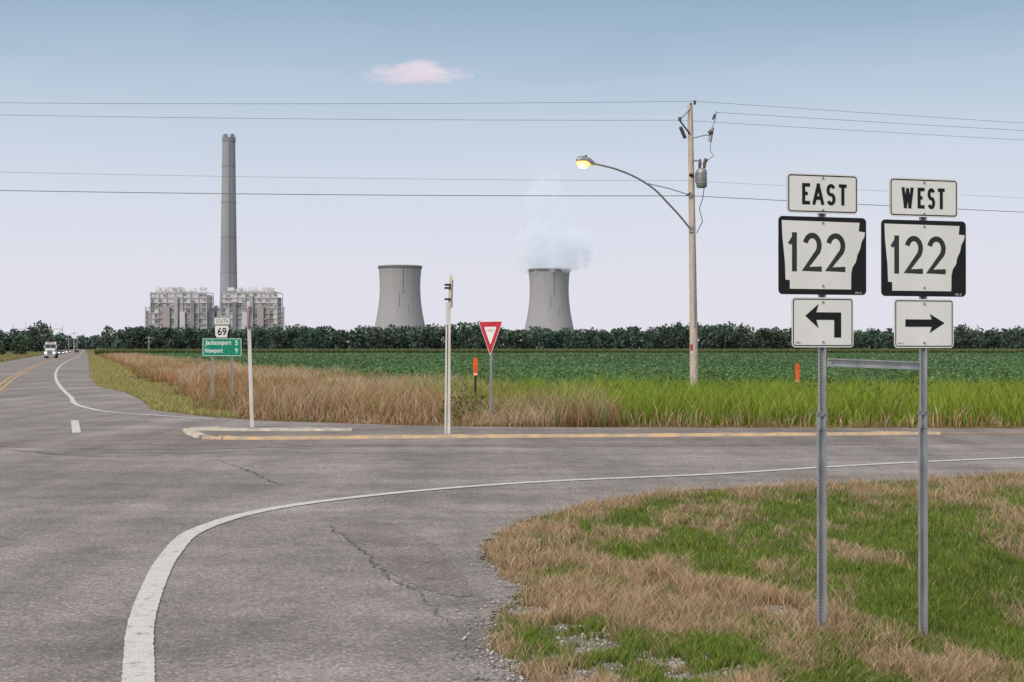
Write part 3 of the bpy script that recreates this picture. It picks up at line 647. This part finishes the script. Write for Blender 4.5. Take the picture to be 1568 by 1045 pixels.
def route_sign(u,Y,zc,word,lay,arrow,base):
    b=B(); v2z=lambda v: zc+(392-v)*KZ
    plate(b,.61,.305,v2z(297),.035,SW,SB,.010,.009)
    for ch,a,c in lay: glyph(b,ch,a*KX,c*KX,v2z(314),v2z(281.5),.027,-.003,SB)
    plate(b,.755,.60,v2z(392),.035,SB)
    ark=[(-67,53),(61,52),(60.5,49),(59.5,38.5),(70,37.5),(68.5,30),(64,22),(62,12),(57,2),(55,-8),(49,-17),(47,-26),(46.5,-51),(-54,-51),(-54,-38),(-61,-37),(-62,-10),(-66,28)]
    pts=[(a*KX,v2z(392)+c*KZ) for a,c in ark]; b.flat(pts,[tuple(range(len(pts)))],-.0025,SW)
    for ch,a,c in(('1',-56,-42),('2',-33,-2),('2',5,37)): glyph(b,ch,a*KX,c*KX,v2z(416.5),v2z(357),.042,-.0035,SD)
    text(b,'M1-5',54*KX,64*KX,v2z(450),v2z(446.5),-.0025,SW)
    plate(b,.53,.385,v2z(494),.03,SW,SB,.010,.008)
    pts=[(a*KX,v2z(494)+c*KZ) for a,c in arrow]; b.flat(pts,[tuple(range(len(pts)))],-.003,SB)
    text(b,'M6-1',-44*KX,-35*KX,v2z(526.5),v2z(523.5),-.003,SD)
    for v in(273,322,342,438,463,524): bolt(b,0,-.004,v2z(v))
    top=v2z(269); zb=base; zs=2.2-(635-533)*.00504
    uchan(b,zs-.12,top,1.0,.010); uchan(b,zb-.3,zs+.02,1.22,.0165)
    for z in np.arange(zb+.03,top,.0254):
        b.box((0,.010+.027 if z>=zs+.03 else .0165+.033,z),(.008,.004,.009),GALVD)
    for dz in(.0,-.09): bolt(b,-.0,.028,zs+dz,.012); 
    b.box((0,.016,zs),(.098,.012,.03),GREYM)
    return b
lay1=[('E',-34,-21),('A',-17,2),('S',6,21),('T',25,41)]
lay2=[('W',-38,-18),('E',-11,1),('S',6,19),('T',22,37)]
arL=[(-29,10),(-7,28.5),(-11,15.5),(30,15.5),(30,-23),(18.5,-23),(18.5,4),(-11,4),(-7,-9)]
arR=[(-32,6.5),(13,6.5),(9,15.5),(35,1),(9,-15),(13,-5),(-32,-5)]
YW=math.radians(15.5)
xl,yl=(1260-784)/F*10.97,10.97; xr,yr=(1415-784)/F*11.22,11.22
zL=H0+(533-392)/F*10.97; zR=H0+(533-396)/F*11.22
b=route_sign(1260,10.97,zL,'EAST',lay1,arL,0.0)
L=math.hypot(xr-xl,yr-yl); zb=H0-(555-533)/F*10.97
b.prism([(.045,zb-.032),(.045,zb+.032),(L-.045,zb+.032-.03),(L-.045,zb-.032-.03)],.008,.012,GALV)
for s_ in(-1,1): b.prism([(.045,zb+s_*.026-.006),(.045,zb+s_*.026+.006),(L-.045,zb+s_*.026-.024),(L-.045,zb+s_*.026-.036)],-.004,.008,GALV)
for x in np.arange(.09,L-.06,.0254): b.box((x,.0065,zb-.03*x/L),(.009,.003,.008),GALVD)
b.finish('route_sign',(xl,yl,0),math.atan2(yr-yl,xr-xl))
b=route_sign(1415,11.22,zR,'WEST',lay2,arR,-.17); b.finish('route_sign',(xr,yr,0),YW)
def tri(s,cz,r=.04):
    R_=s/math.sqrt(3); pts=[]
    for a0 in(30,150,270):
        cx_=(R_-2*r)*math.cos(math.radians(a0)); cz_=(R_-2*r)*math.sin(math.radians(a0))
        for a in np.linspace(a0-60,a0+60,7): pts.append((cx_+r*math.cos(math.radians(a)),cz+cz_+r*math.sin(math.radians(a))))
    return pts
x,y=g(751,650); kz=y/F
b=B(); cz=H0+(533-510)*kz; S_=1.16
b.prism(tri(S_,cz),0,.004,ALU); o=tri(S_,cz); b.flat(o,[tuple(range(21))],-.002,SRED); i_=tri(S_*.52,cz+.0,.03); b.flat(i_,[tuple(range(21))],-.004,SW)
b.ring(o,tri(S_-.05,cz),-.003,SW); text(b,'YIELD',-.14,.14,cz+.03,cz+.10,-.006,SRED); uchan(b,0,cz+.3,1.3)
b.finish('yield_sign',(x,y,0),math.radians(-52))
x,y=g(340,620); kz=y/F; b=B(); zt=lambda v:H0+(533-v)*kz; W=58*kz
plate(b,W*1.03,28*kz,zt(532),.05,SGR,SW,.02,.018)
text(b,'Jacksonport',-W*.44,W*.24,zt(530.5),zt(521),-.004,SW,.02); text(b,'Newport',-W*.44,W*.02,zt(542.5),zt(533.5),-.004,SW,.02); text(b,'5',W*.34,W*.41,zt(529),zt(521.5),-.004,SW,.02); text(b,'9',W*.34,W*.41,zt(541),zt(533.5),-.004,SW,.02)
plate(b,.61,.29,zt(492),.04,SW,SB,.015,.014); text(b,'SOUTH',-.22,.22,zt(495),zt(489),-.004,SB)
plate(b,.61,.52,zt(508),.04,SB); pts=[(-.27,.23),(.25,.23),(.24,.16),(.28,.16),(.2,-.08),(.19,-.23),(-.22,-.23),(-.22,-.16),(-.26,-.16)]
b.flat([(p[0],zt(508)+p[1]) for p in pts],[tuple(range(9))],-.003,SW); text(b,'69',-.17,.17,zt(508)-.15,zt(508)+.15,-.005,SB,.02)
for dx in(-15*kz,15*kz): uchan(b,0,zt(519),1.3,.012,GALV,dx)
b.box((0,.03,zt(515)),(.06,.02,1.6),GALV)
b.finish('direction_sign',(x,y,0),math.radians(6))
x,y=g(685,665); k=y/F; b=B(); Ht=245*k
b.prism([(-.075,0),(-.02,0),(-.0,Ht*.82),(-.055+.02,Ht*.82)],-.03,.03,POSTW); b.prism([(.0,0),(.075,0),(.085,Ht*.82),(.03,Ht*.82)],-.03,.03,POSTW)
b.prism([(-.012,0),(-.006,0),(.022,Ht*.8),(.016,Ht*.8)],-.01,.01,DARK)
b.prism([(.01,Ht*.78),(.09,Ht*.78),(.13,Ht*.98),(.10,Ht),(.05,Ht*.98)],-.04,.04,WOODL)
for z in(.84,.91,.93): b.box((.01,-.05,Ht*z),(.16,.06,.05),DARK)
b.prism([(.10,Ht*.79),(.12,Ht*.79),(.14,Ht*.96),(.12,Ht*.96)],-.3,.3,ALU)
b.finish('median_sign_post',(x,y,.01))
x,y=g(386,655); k=y/F; b=B(); Ht=197*k
b.prism([(-.05,0),(.05,0),(-.06,Ht*.98),(-.15,Ht*.98)],-.03,.03,POSTW)
a=.34; b.prism([(-.02-.085,Ht*.86-a),(-.02-.055,Ht*.86-a),(-.12+.085,Ht*.88+a*.6),(-.12+.03,Ht*.88+a*.6)],-.35,.35,mat('sign_back_pink',(.42,.28,.28),(.36,.24,.24),4,.6))
b.box((-.11,-.04,Ht*.9),(.2,.03,.05),GREYM); b.box((-.1,-.04,Ht*.78),(.2,.03,.05),GREYM)
b.finish('median_sign_post',(x,y,.01),math.radians(4))
def marker(u,v0,v1,y,w):
    b=B(); x=(u-784)/F*y; zt=H0+(533-v0)/F*y; zb=H0+(533-v1)/F*y
    b.prism([(-w/2,zb),(w/2,zb),(w/2,zt-.05),(w/2-.04,zt),(-w/2+.04,zt),(-w/2,zt-.05)],-.02,.02,ORNG); b.tube([(0,.03,0),(0,.03,zt-.1)],.035,DARK,6)
    b.box((0,-.022,zb+.06),(w*.8,.004,.05),SW); b.finish('marker_post',(x,y,0))
marker(728,548,576,46,.14); marker(1221,557,586,62,.18)
def kerb(name,pts,w,h,m):
    q=smooth(pts,14); q=q+rng.normal(size=q.shape)*.012
    v,f=ribbon(q,w); n=len(v)//2; b=B()
    top=[(p[0],p[1],h+rng.normal()*.006) for p in v]; vi,_=ribbon(q,w+.08); bot=[(p[0],p[1],.0) for p in vi]
    b.add(top,f,m); 
    allv=top+bot; N=2*n; fs=[]
    for i in range(n-1): fs+= [(i,i+1,N+i+1,N+i),(n+i,n+i+1,N+n+i+1,N+n+i)]
    fs+=[(0,n,N+n,N),(n-1,2*n-1,N+2*n-1,N+n-1)]; b.add(allv,fs,m); b.finish(name)
kerb('median_kerb',[g(318,673),g(345,673.5),g(600,672),g(900,670),g(1200,668),g(1436,666)],.22,.08,KERB)
kerb('median_kerb',[g(292,659.5),g(400,660.5),g(540,660.5)],.25,.08,KERBW)
kerb('median_kerb',[g(290,661),g(296,666),g(312,672)],.25,.085,KERBW)
# ------------------------------------------------------------ utility pole, lamp, wires
YP=71.5; px=(1062-784)/F*YP; b=B(); kz=YP/F
Q=lambda u,v,dy=0:((u-1062)*kz,dy,H0+(533-v)*kz)
b.tube([Q(1063,602),Q(1062,500),Q(1060,350),Q(1057,162)],[.21,.20,.17,.13],WOOD,14)
b.box(Q(1062,548),(.02,.46,.02),GREYM)
b.tube([Q(1058,168),Q(1058,158)],.06,CERAM,8); b.tube([Q(1064,160),Q(1064,154)],.07,CERAM,8)
b.tube([Q(1058,166,-.1),Q(1040,185,-.3)],.035,GREYM,6); b.tube([Q(1058,208,-.1),Q(1040,186,-.3)],.04,DARK,6); b.tube([Q(1049,212,-.1),Q(1041,196,-.3)],.09,CERAM,8); b.tube([Q(1040,187,-.3),Q(1040,181,-.3)],.08,CERAM,8)
b.tube([Q(1060,212,-.1),Q(1080,208,-.3),Q(1088,210,-.3)],.035,GREYM,6)
b.tube([Q(1086,218,-.3),Q(1090,197,-.3)],.09,GREYM,8); b.tube([Q(1084,206,-.35),Q(1089,203,-.35)],.12,CERAM,8); b.tube([Q(1091,184,-.2),Q(1094,176,-.2)],.06,CERAM,8)
b.tube([Q(1090,197,-.3),Q(1094,185,-.3),Q(1096,172,-.3)],.02,WIRE,5)
b.tube([Q(1088,215,-.3),Q(1086,232,-.3),Q(1092,240,-.3),Q(1083,246,-.3)],.018,WIRE,5)
b.tube([Q(1073,289,-.35),Q(1073,287,-.35),Q(1073,265,-.35),Q(1073,261,-.35),Q(1073,259,-.35)],[.2,.27,.27,.25,.12],GREYM,16)
for z in(268,282): b.tube([Q(1073,z,-.35),Q(1073,z-1.2,-.35)],.29,GREYM,16)
b.box(Q(1066,272,-.15),(.1,.35,.5),GREYM)
for u in(1070,1077): b.tube([Q(u,259,-.35),Q(u+.6,252,-.35),Q(u+1,245,-.35)],[.07,.09,.04],CERAM,8)
b.tube([Q(1077,245,-.35),Q(1082,246,-.35),Q(1078,252,-.3)],.06,GREYM,6)
b.box(Q(1066,247,-.2),(.35,.08,.08),GREYM)
b.tube([Q(1077,288,-.35),Q(1075,305,-.3),Q(1070,320,-.25),Q(1075,340,-.2),Q(1066,358,-.2)],.022,WIRE,5)
b.tube([Q(1063,360,-.2),Q(1063,420,-.21),Q(1063,500,-.215)],.03,GREYM,5)
b.tube([Q(1057,296,-.15),Q(1051,300,-.3)],.05,CERAM,6); b.tube([Q(1062,270,-.2),Q(1055,268,-.2)],.08,DARK,6)
b.box(Q(1058,532,-.2),(.10,.03,.3),SRED); b.box(Q(1063,500,-.21),(.12,.03,.14),ALU); b.box(Q(1059,540,-.205),(.09,.02,.13),SW)
b.finish('utility_pole',(px,YP,0))
LMP=mat_emit('lamp_glow',(1.0,.46,.14),1.9)
b=B(); arm=smooth([Q(1057,352,-.2),Q(1040,333,-.5),Q(1020,314,-.9),Q(1000,296,-1.3),Q(975,281,-1.7),Q(940,268,-2.2),Q(903,261,-2.7)],6)
b.tube(arm,[.05]*len(arm),GREYM,8); b.tube([Q(1057,300,-.2),Q(1022,291,-.7),Q(985,286,-1.5)],.025,GREYM,6); b.box(Q(1058,352,-.17),(.2,.12,.3),GREYM); b.box(Q(1057,300,-.17),(.16,.12,.2),GREYM)
hd=[Q(905,262,-2.7),Q(898,258.5,-2.75),Q(889,256,-2.8),Q(882,256,-2.85),Q(879,257.5,-2.9)]
b.tube(hd,[.10,.18,.20,.16,.05],GREYM,12); b.tube([Q(893,252,-2.8),Q(893,249.5,-2.8)],.06,DARK,8)
b.tube([Q(899,261,-2.8),Q(893,262.5,-2.82),Q(886,262.5,-2.85),Q(880,259.5,-2.9)],[.08,.20,.21,.08],LMP,12)
b.tube([Q(891,264,-2.9),Q(885,264,-2.92)],.13,mat_emit('lamp_core',(1,.85,.55),3),10)
b.finish('street_lamp',(px,YP,0))
pl=bpy.data.lights.new('street_lamp_bulb','POINT'); pl.energy=120; pl.color=(1,.65,.3); pl.shadow_soft_size=.15
po=bpy.data.objects.new('street_lamp_bulb',pl); bpy.context.scene.collection.objects.link(po); po.location=(px+(886-1062)*kz,YP-2.85,H0+(533-266)*kz-.3)
for (X,Y) in((-62,74),(104,104)):
    b=B(); b.tube([(0,0,0),(0,0,7),(0,0,15.3)],[.2,.17,.13],WOOD,12); b.tube([(0,0,15.2),(0,0,15.7)],.06,CERAM,8); b.tube([(0,0,13.6),(-.6,-.2,13.9)],.04,GREYM,6); b.tube([(-.6,-.2,13.85),(-.6,-.2,14.1)],.08,CERAM,8); b.finish('utility_pole',(X,Y,0))
b=B()
def wire(p0,p1,sag,r):
    p0=np.array(p0);p1=np.array(p1); pts=[]
    for t in np.linspace(0,1,30): q=p0*(1-t)+p1*t; q[2]-=sag*4*t*(1-t); pts.append(tuple(q))
    b.tube(pts,r,WIRE,5)
for vp,vl,zr,r_,dx in((155,147,15.2,.010,2),(184,165,14.5,.010,-20),(277,254,10.7,.007,-4),(300,283,9.8,.018,-4)):
    a=P(1062+dx,vp,YP-.2); zl=H0+(533-vl)/F*YP+ (H0+(533-vl)/F*YP-a[2])*.9
    wire(a,(-62,74,zl+.45),.35,r_); wire(a,(104,104,zr),.3,r_*.9)
wire(P(1096,172,YP-.3),(104,104.5,15.2),.3,.010)
b.finish('power_lines')
# ------------------------------------------------------------ vehicles
GLASS=mat('vehicle_glass',(.03,.035,.04),(.02,.025,.03),3,.1,spec=.8); TIRE=mat('tyre_rubber',(.02,.02,.02),(.015,.015,.015),9,.9); TRW=mat('truck_white_paint',(.72,.72,.72),(.66,.66,.66),1,.35,spec=.5); CHR=mat('chrome',(.6,.6,.62),(.5,.5,.52),3,.2,.9)
HL=mat_emit('headlight',(1,.95,.85),3.0)
def wheel(b,x,y,r,w):
    b.tube([(x-w/2,y,r),(x+w/2,y,r)],r,TIRE,18); b.tube([(x-w/2-.01,y,r),(x+w/2+.01,y,r)],r*.55,CHR,12)
b=B()
b.prism([(0,.75),(0,1.75),(.3,2.0),(1.7,2.15),(1.7,.75)],-.95,.95,TRW,'yz')
b.prism([(1.7,.8),(1.7,2.1),(2.15,3.0),(2.9,3.4),(4.2,3.45),(4.2,.8)],-1.08,1.08,TRW,'yz')
b.prism([(1.69,2.12),(2.08,2.9),(2.07,2.95),(1.66,2.15)],-1.0,-.04,GLASS,'yz'); b.prism([(1.69,2.12),(2.08,2.9),(2.07,2.95),(1.66,2.15)],.04,1.0,GLASS,'yz')
b.box((0,-.03,1.25),(1.0,.08,.9),CHR); 
for z in np.arange(.9,1.65,.11): b.box((0,-.08,z),(.9,.02,.045),DARK)
b.box((0,-.22,.6),(2.2,.3,.35),CHR); 
for s in(-1,1):
    b.prism([(.2,.75),(.25,1.25),(.6,1.4),(1.3,1.35),(1.6,.75)],s*1.1,s*.93,TRW,'yz'); b.box((s*.88,-.02,1.15),(.3,.1,.22),HL); b.box((s*1.26,1.9,2.4),(.12,.1,.6),TRW); b.tube([(s*1.05,1.9,2.5),(s*1.26,1.9,2.5)],.03,CHR,5)
    wheel(b,s*.98,.95,.5,.26); b.tube([(s*1.02,4.35,1),(s*1.02,4.35,3.55)],.08,CHR,8); b.box((s*1.09,2.4,2.4),(.02,.9,.6),GLASS)
    for y in(5.6,6.9): wheel(b,s*.95,y,.5,.5)
b.box((0,5.5,1.0),(.9,4.5,.25),DARK); b.box((0,6.2,1.25),(1.8,1.4,.2),DARK); b.box((0,2.5,3.3),(1.6,.3,.05),DARK)
for x in(-.8,-.3,0,.3,.8): b.box((x,2.9,3.45),(.1,.1,.06),ORNG)
b.finish('semi_truck',(SL*300-7.2,300,.012),math.radians(14))
def car(X,Y,paint,rz,light=True):
    b=B(); 
    b.prism([(-2.2,.35),(-2.25,.7),(-2.1,.85),(-1.0,.98),(1.6,1.0),(2.2,.95),(2.28,.6),(2.2,.35)],-.9,.9,paint,'yz')
    b.prism([(-1.05,.97),(-.35,1.45),(.2,1.52),(1.2,1.5),(1.9,.99)],-.74,.74,paint,'yz')
    b.prism([(-1.03,1.0),(-.40,1.42),(-.44,1.46),(-1.09,1.02)],-.68,.68,GLASS,'yz'); b.prism([(1.22,1.46),(1.85,1.02),(1.9,1.04),(1.27,1.49)],-.66,.66,GLASS,'yz')
    for s in(-1,1):
        b.prism([(-.85,1.02),(-.3,1.4),(1.1,1.42),(1.55,1.02)],s*.745,s*.75,GLASS,'yz'); b.box((s*.65,-2.22,.72),(.35,.1,.16),HL if light else SRED); wheel(b,s*.82,-1.4,.33,.2); wheel(b,s*.82,1.35,.33,.2); b.box((s*1.0,-.7,1.02),(.18,.1,.12),paint)
    b.box((0,-2.24,.5),(1.0,.06,.18),DARK); b.finish('car',(X,Y,.012),rz)
PB=mat('car_paint_silver',(.45,.46,.48),None,2,.3,.4); PC=mat('car_paint_dark',(.06,.07,.09),None,2,.3)
car(SL*440-7.0,440,PB,math.radians(16.8)); car(SL*520-7.0,520,TRW,math.radians(16.8)); car(SL*640-7.2,640,PC,math.radians(16.8)); car(SL*600-3.0,600,PC,math.radians(196.8),False)
for (u,v,y) in((113,508,600),(118,517,900),(228,514,480),(105,512,820)):
    b=B(); h=H0+(533-v)/F*y; b.tube([(0,0,0),(0,0,h)],[.16,.1],WOOD,6); b.box((0,0,h-.8),(2.4,.12,.15),WOOD)
    for s in(-1,-.4,.4,1): b.tube([(s,0,h-.7),(s,0,h-.4)],.06,CERAM,5)
    b.finish('utility_pole',((u-784)/F*y,y,0))
b=B()
for i in range(5):
    x=i*13.; b.tube([(x,0,0),(x,0,26+3*(i%2))],[.6,.3],ST,4); 
    if i<4: b.box((x+6.5,0,22),(13,.6,.8),ST); b.tube([(x,0,12),(x+13,0,22)],.3,ST,4)
b.finish('substation_gantry',((20-784)/F*1500,1500,0))
# ------------------------------------------------------------ sky & light
w=bpy.data.worlds.new('World'); bpy.context.scene.world=w; w.use_nodes=True; nt=w.node_tree; L=nt.links; bg=nt.nodes['Background']
sv=Vector((-.62,-.78,.74)).normalized(); elev=math.asin(sv.z)
sk=nd(nt,'ShaderNodeTexSky'); sk.sky_type='NISHITA'; sk.sun_disc=False; sk.sun_elevation=elev; sk.sun_rotation=math.atan2(sv.x,sv.y); sk.dust_density=2.0
tc=nd(nt,'ShaderNodeTexCoord'); sx=nd(nt,'ShaderNodeSeparateXYZ'); L.new(tc.outputs['Generated'],sx.inputs[0])
hm=nd(nt,'ShaderNodeMapping'); hm.inputs['Scale'].default_value=(1.5,1.5,9); L.new(tc.outputs['Generated'],hm.inputs[0])
hn=nd(nt,'ShaderNodeTexNoise',Scale=2.2,Detail=4); L.new(hm.outputs[0],hn.inputs['Vector'])
hs=nd(nt,'ShaderNodeMath',operation='MULTIPLY_ADD'); L.new(hn.outputs['Fac'],hs.inputs[0]); hs.inputs[1].default_value=.03; hs.inputs[2].default_value=-.015
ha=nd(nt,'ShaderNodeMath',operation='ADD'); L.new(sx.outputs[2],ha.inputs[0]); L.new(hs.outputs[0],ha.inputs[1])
rp=ramp(nt,[(0,(.80,.775,.865)),(.05,(.765,.765,.86)),(.107,(.685,.73,.83)),(.16,(.555,.645,.765)),(.204,(.41,.53,.66)),(.245,(.28,.415,.56)),(.5,(.62,.62,.66)),(1,(.72,.70,.70))]); L.new(ha.outputs[0],rp.inputs[0])  # top stops, above the view, are brightened to add ambient light
nm=nd(nt,'ShaderNodeMix',data_type='RGBA',blend_type='MULTIPLY'); nm.inputs[0].default_value=1; L.new(sk.outputs[0],nm.inputs[6]); nm.inputs[7].default_value=(.10,.10,.10,1)
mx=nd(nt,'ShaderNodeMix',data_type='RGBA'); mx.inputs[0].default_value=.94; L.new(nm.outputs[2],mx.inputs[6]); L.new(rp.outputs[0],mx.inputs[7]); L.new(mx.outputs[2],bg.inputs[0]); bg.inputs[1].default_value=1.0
s=bpy.data.lights.new('sun','SUN'); s.energy=2.25; s.angle=math.radians(40); s.color=(1,.91,.82)
so=bpy.data.objects.new('sun',s); bpy.context.scene.collection.objects.link(so); so.rotation_euler=sv.to_track_quat('Z','Y').to_euler()
# ------------------------------------------------------------ camera
cam=bpy.data.cameras.new('camera'); co=bpy.data.objects.new('camera',cam); bpy.context.scene.collection.objects.link(co)
cam.lens=50; cam.sensor_width=36; co.location=(0,0,H0); co.rotation_euler=(math.radians(90)+math.atan(10.5/F),0,0); cam.clip_end=12000; cam.clip_start=.1
bpy.context.scene.camera=co
sc=bpy.context.scene; sc.view_settings.view_transform='Standard'; sc.view_settings.look='None'; sc.view_settings.exposure=0
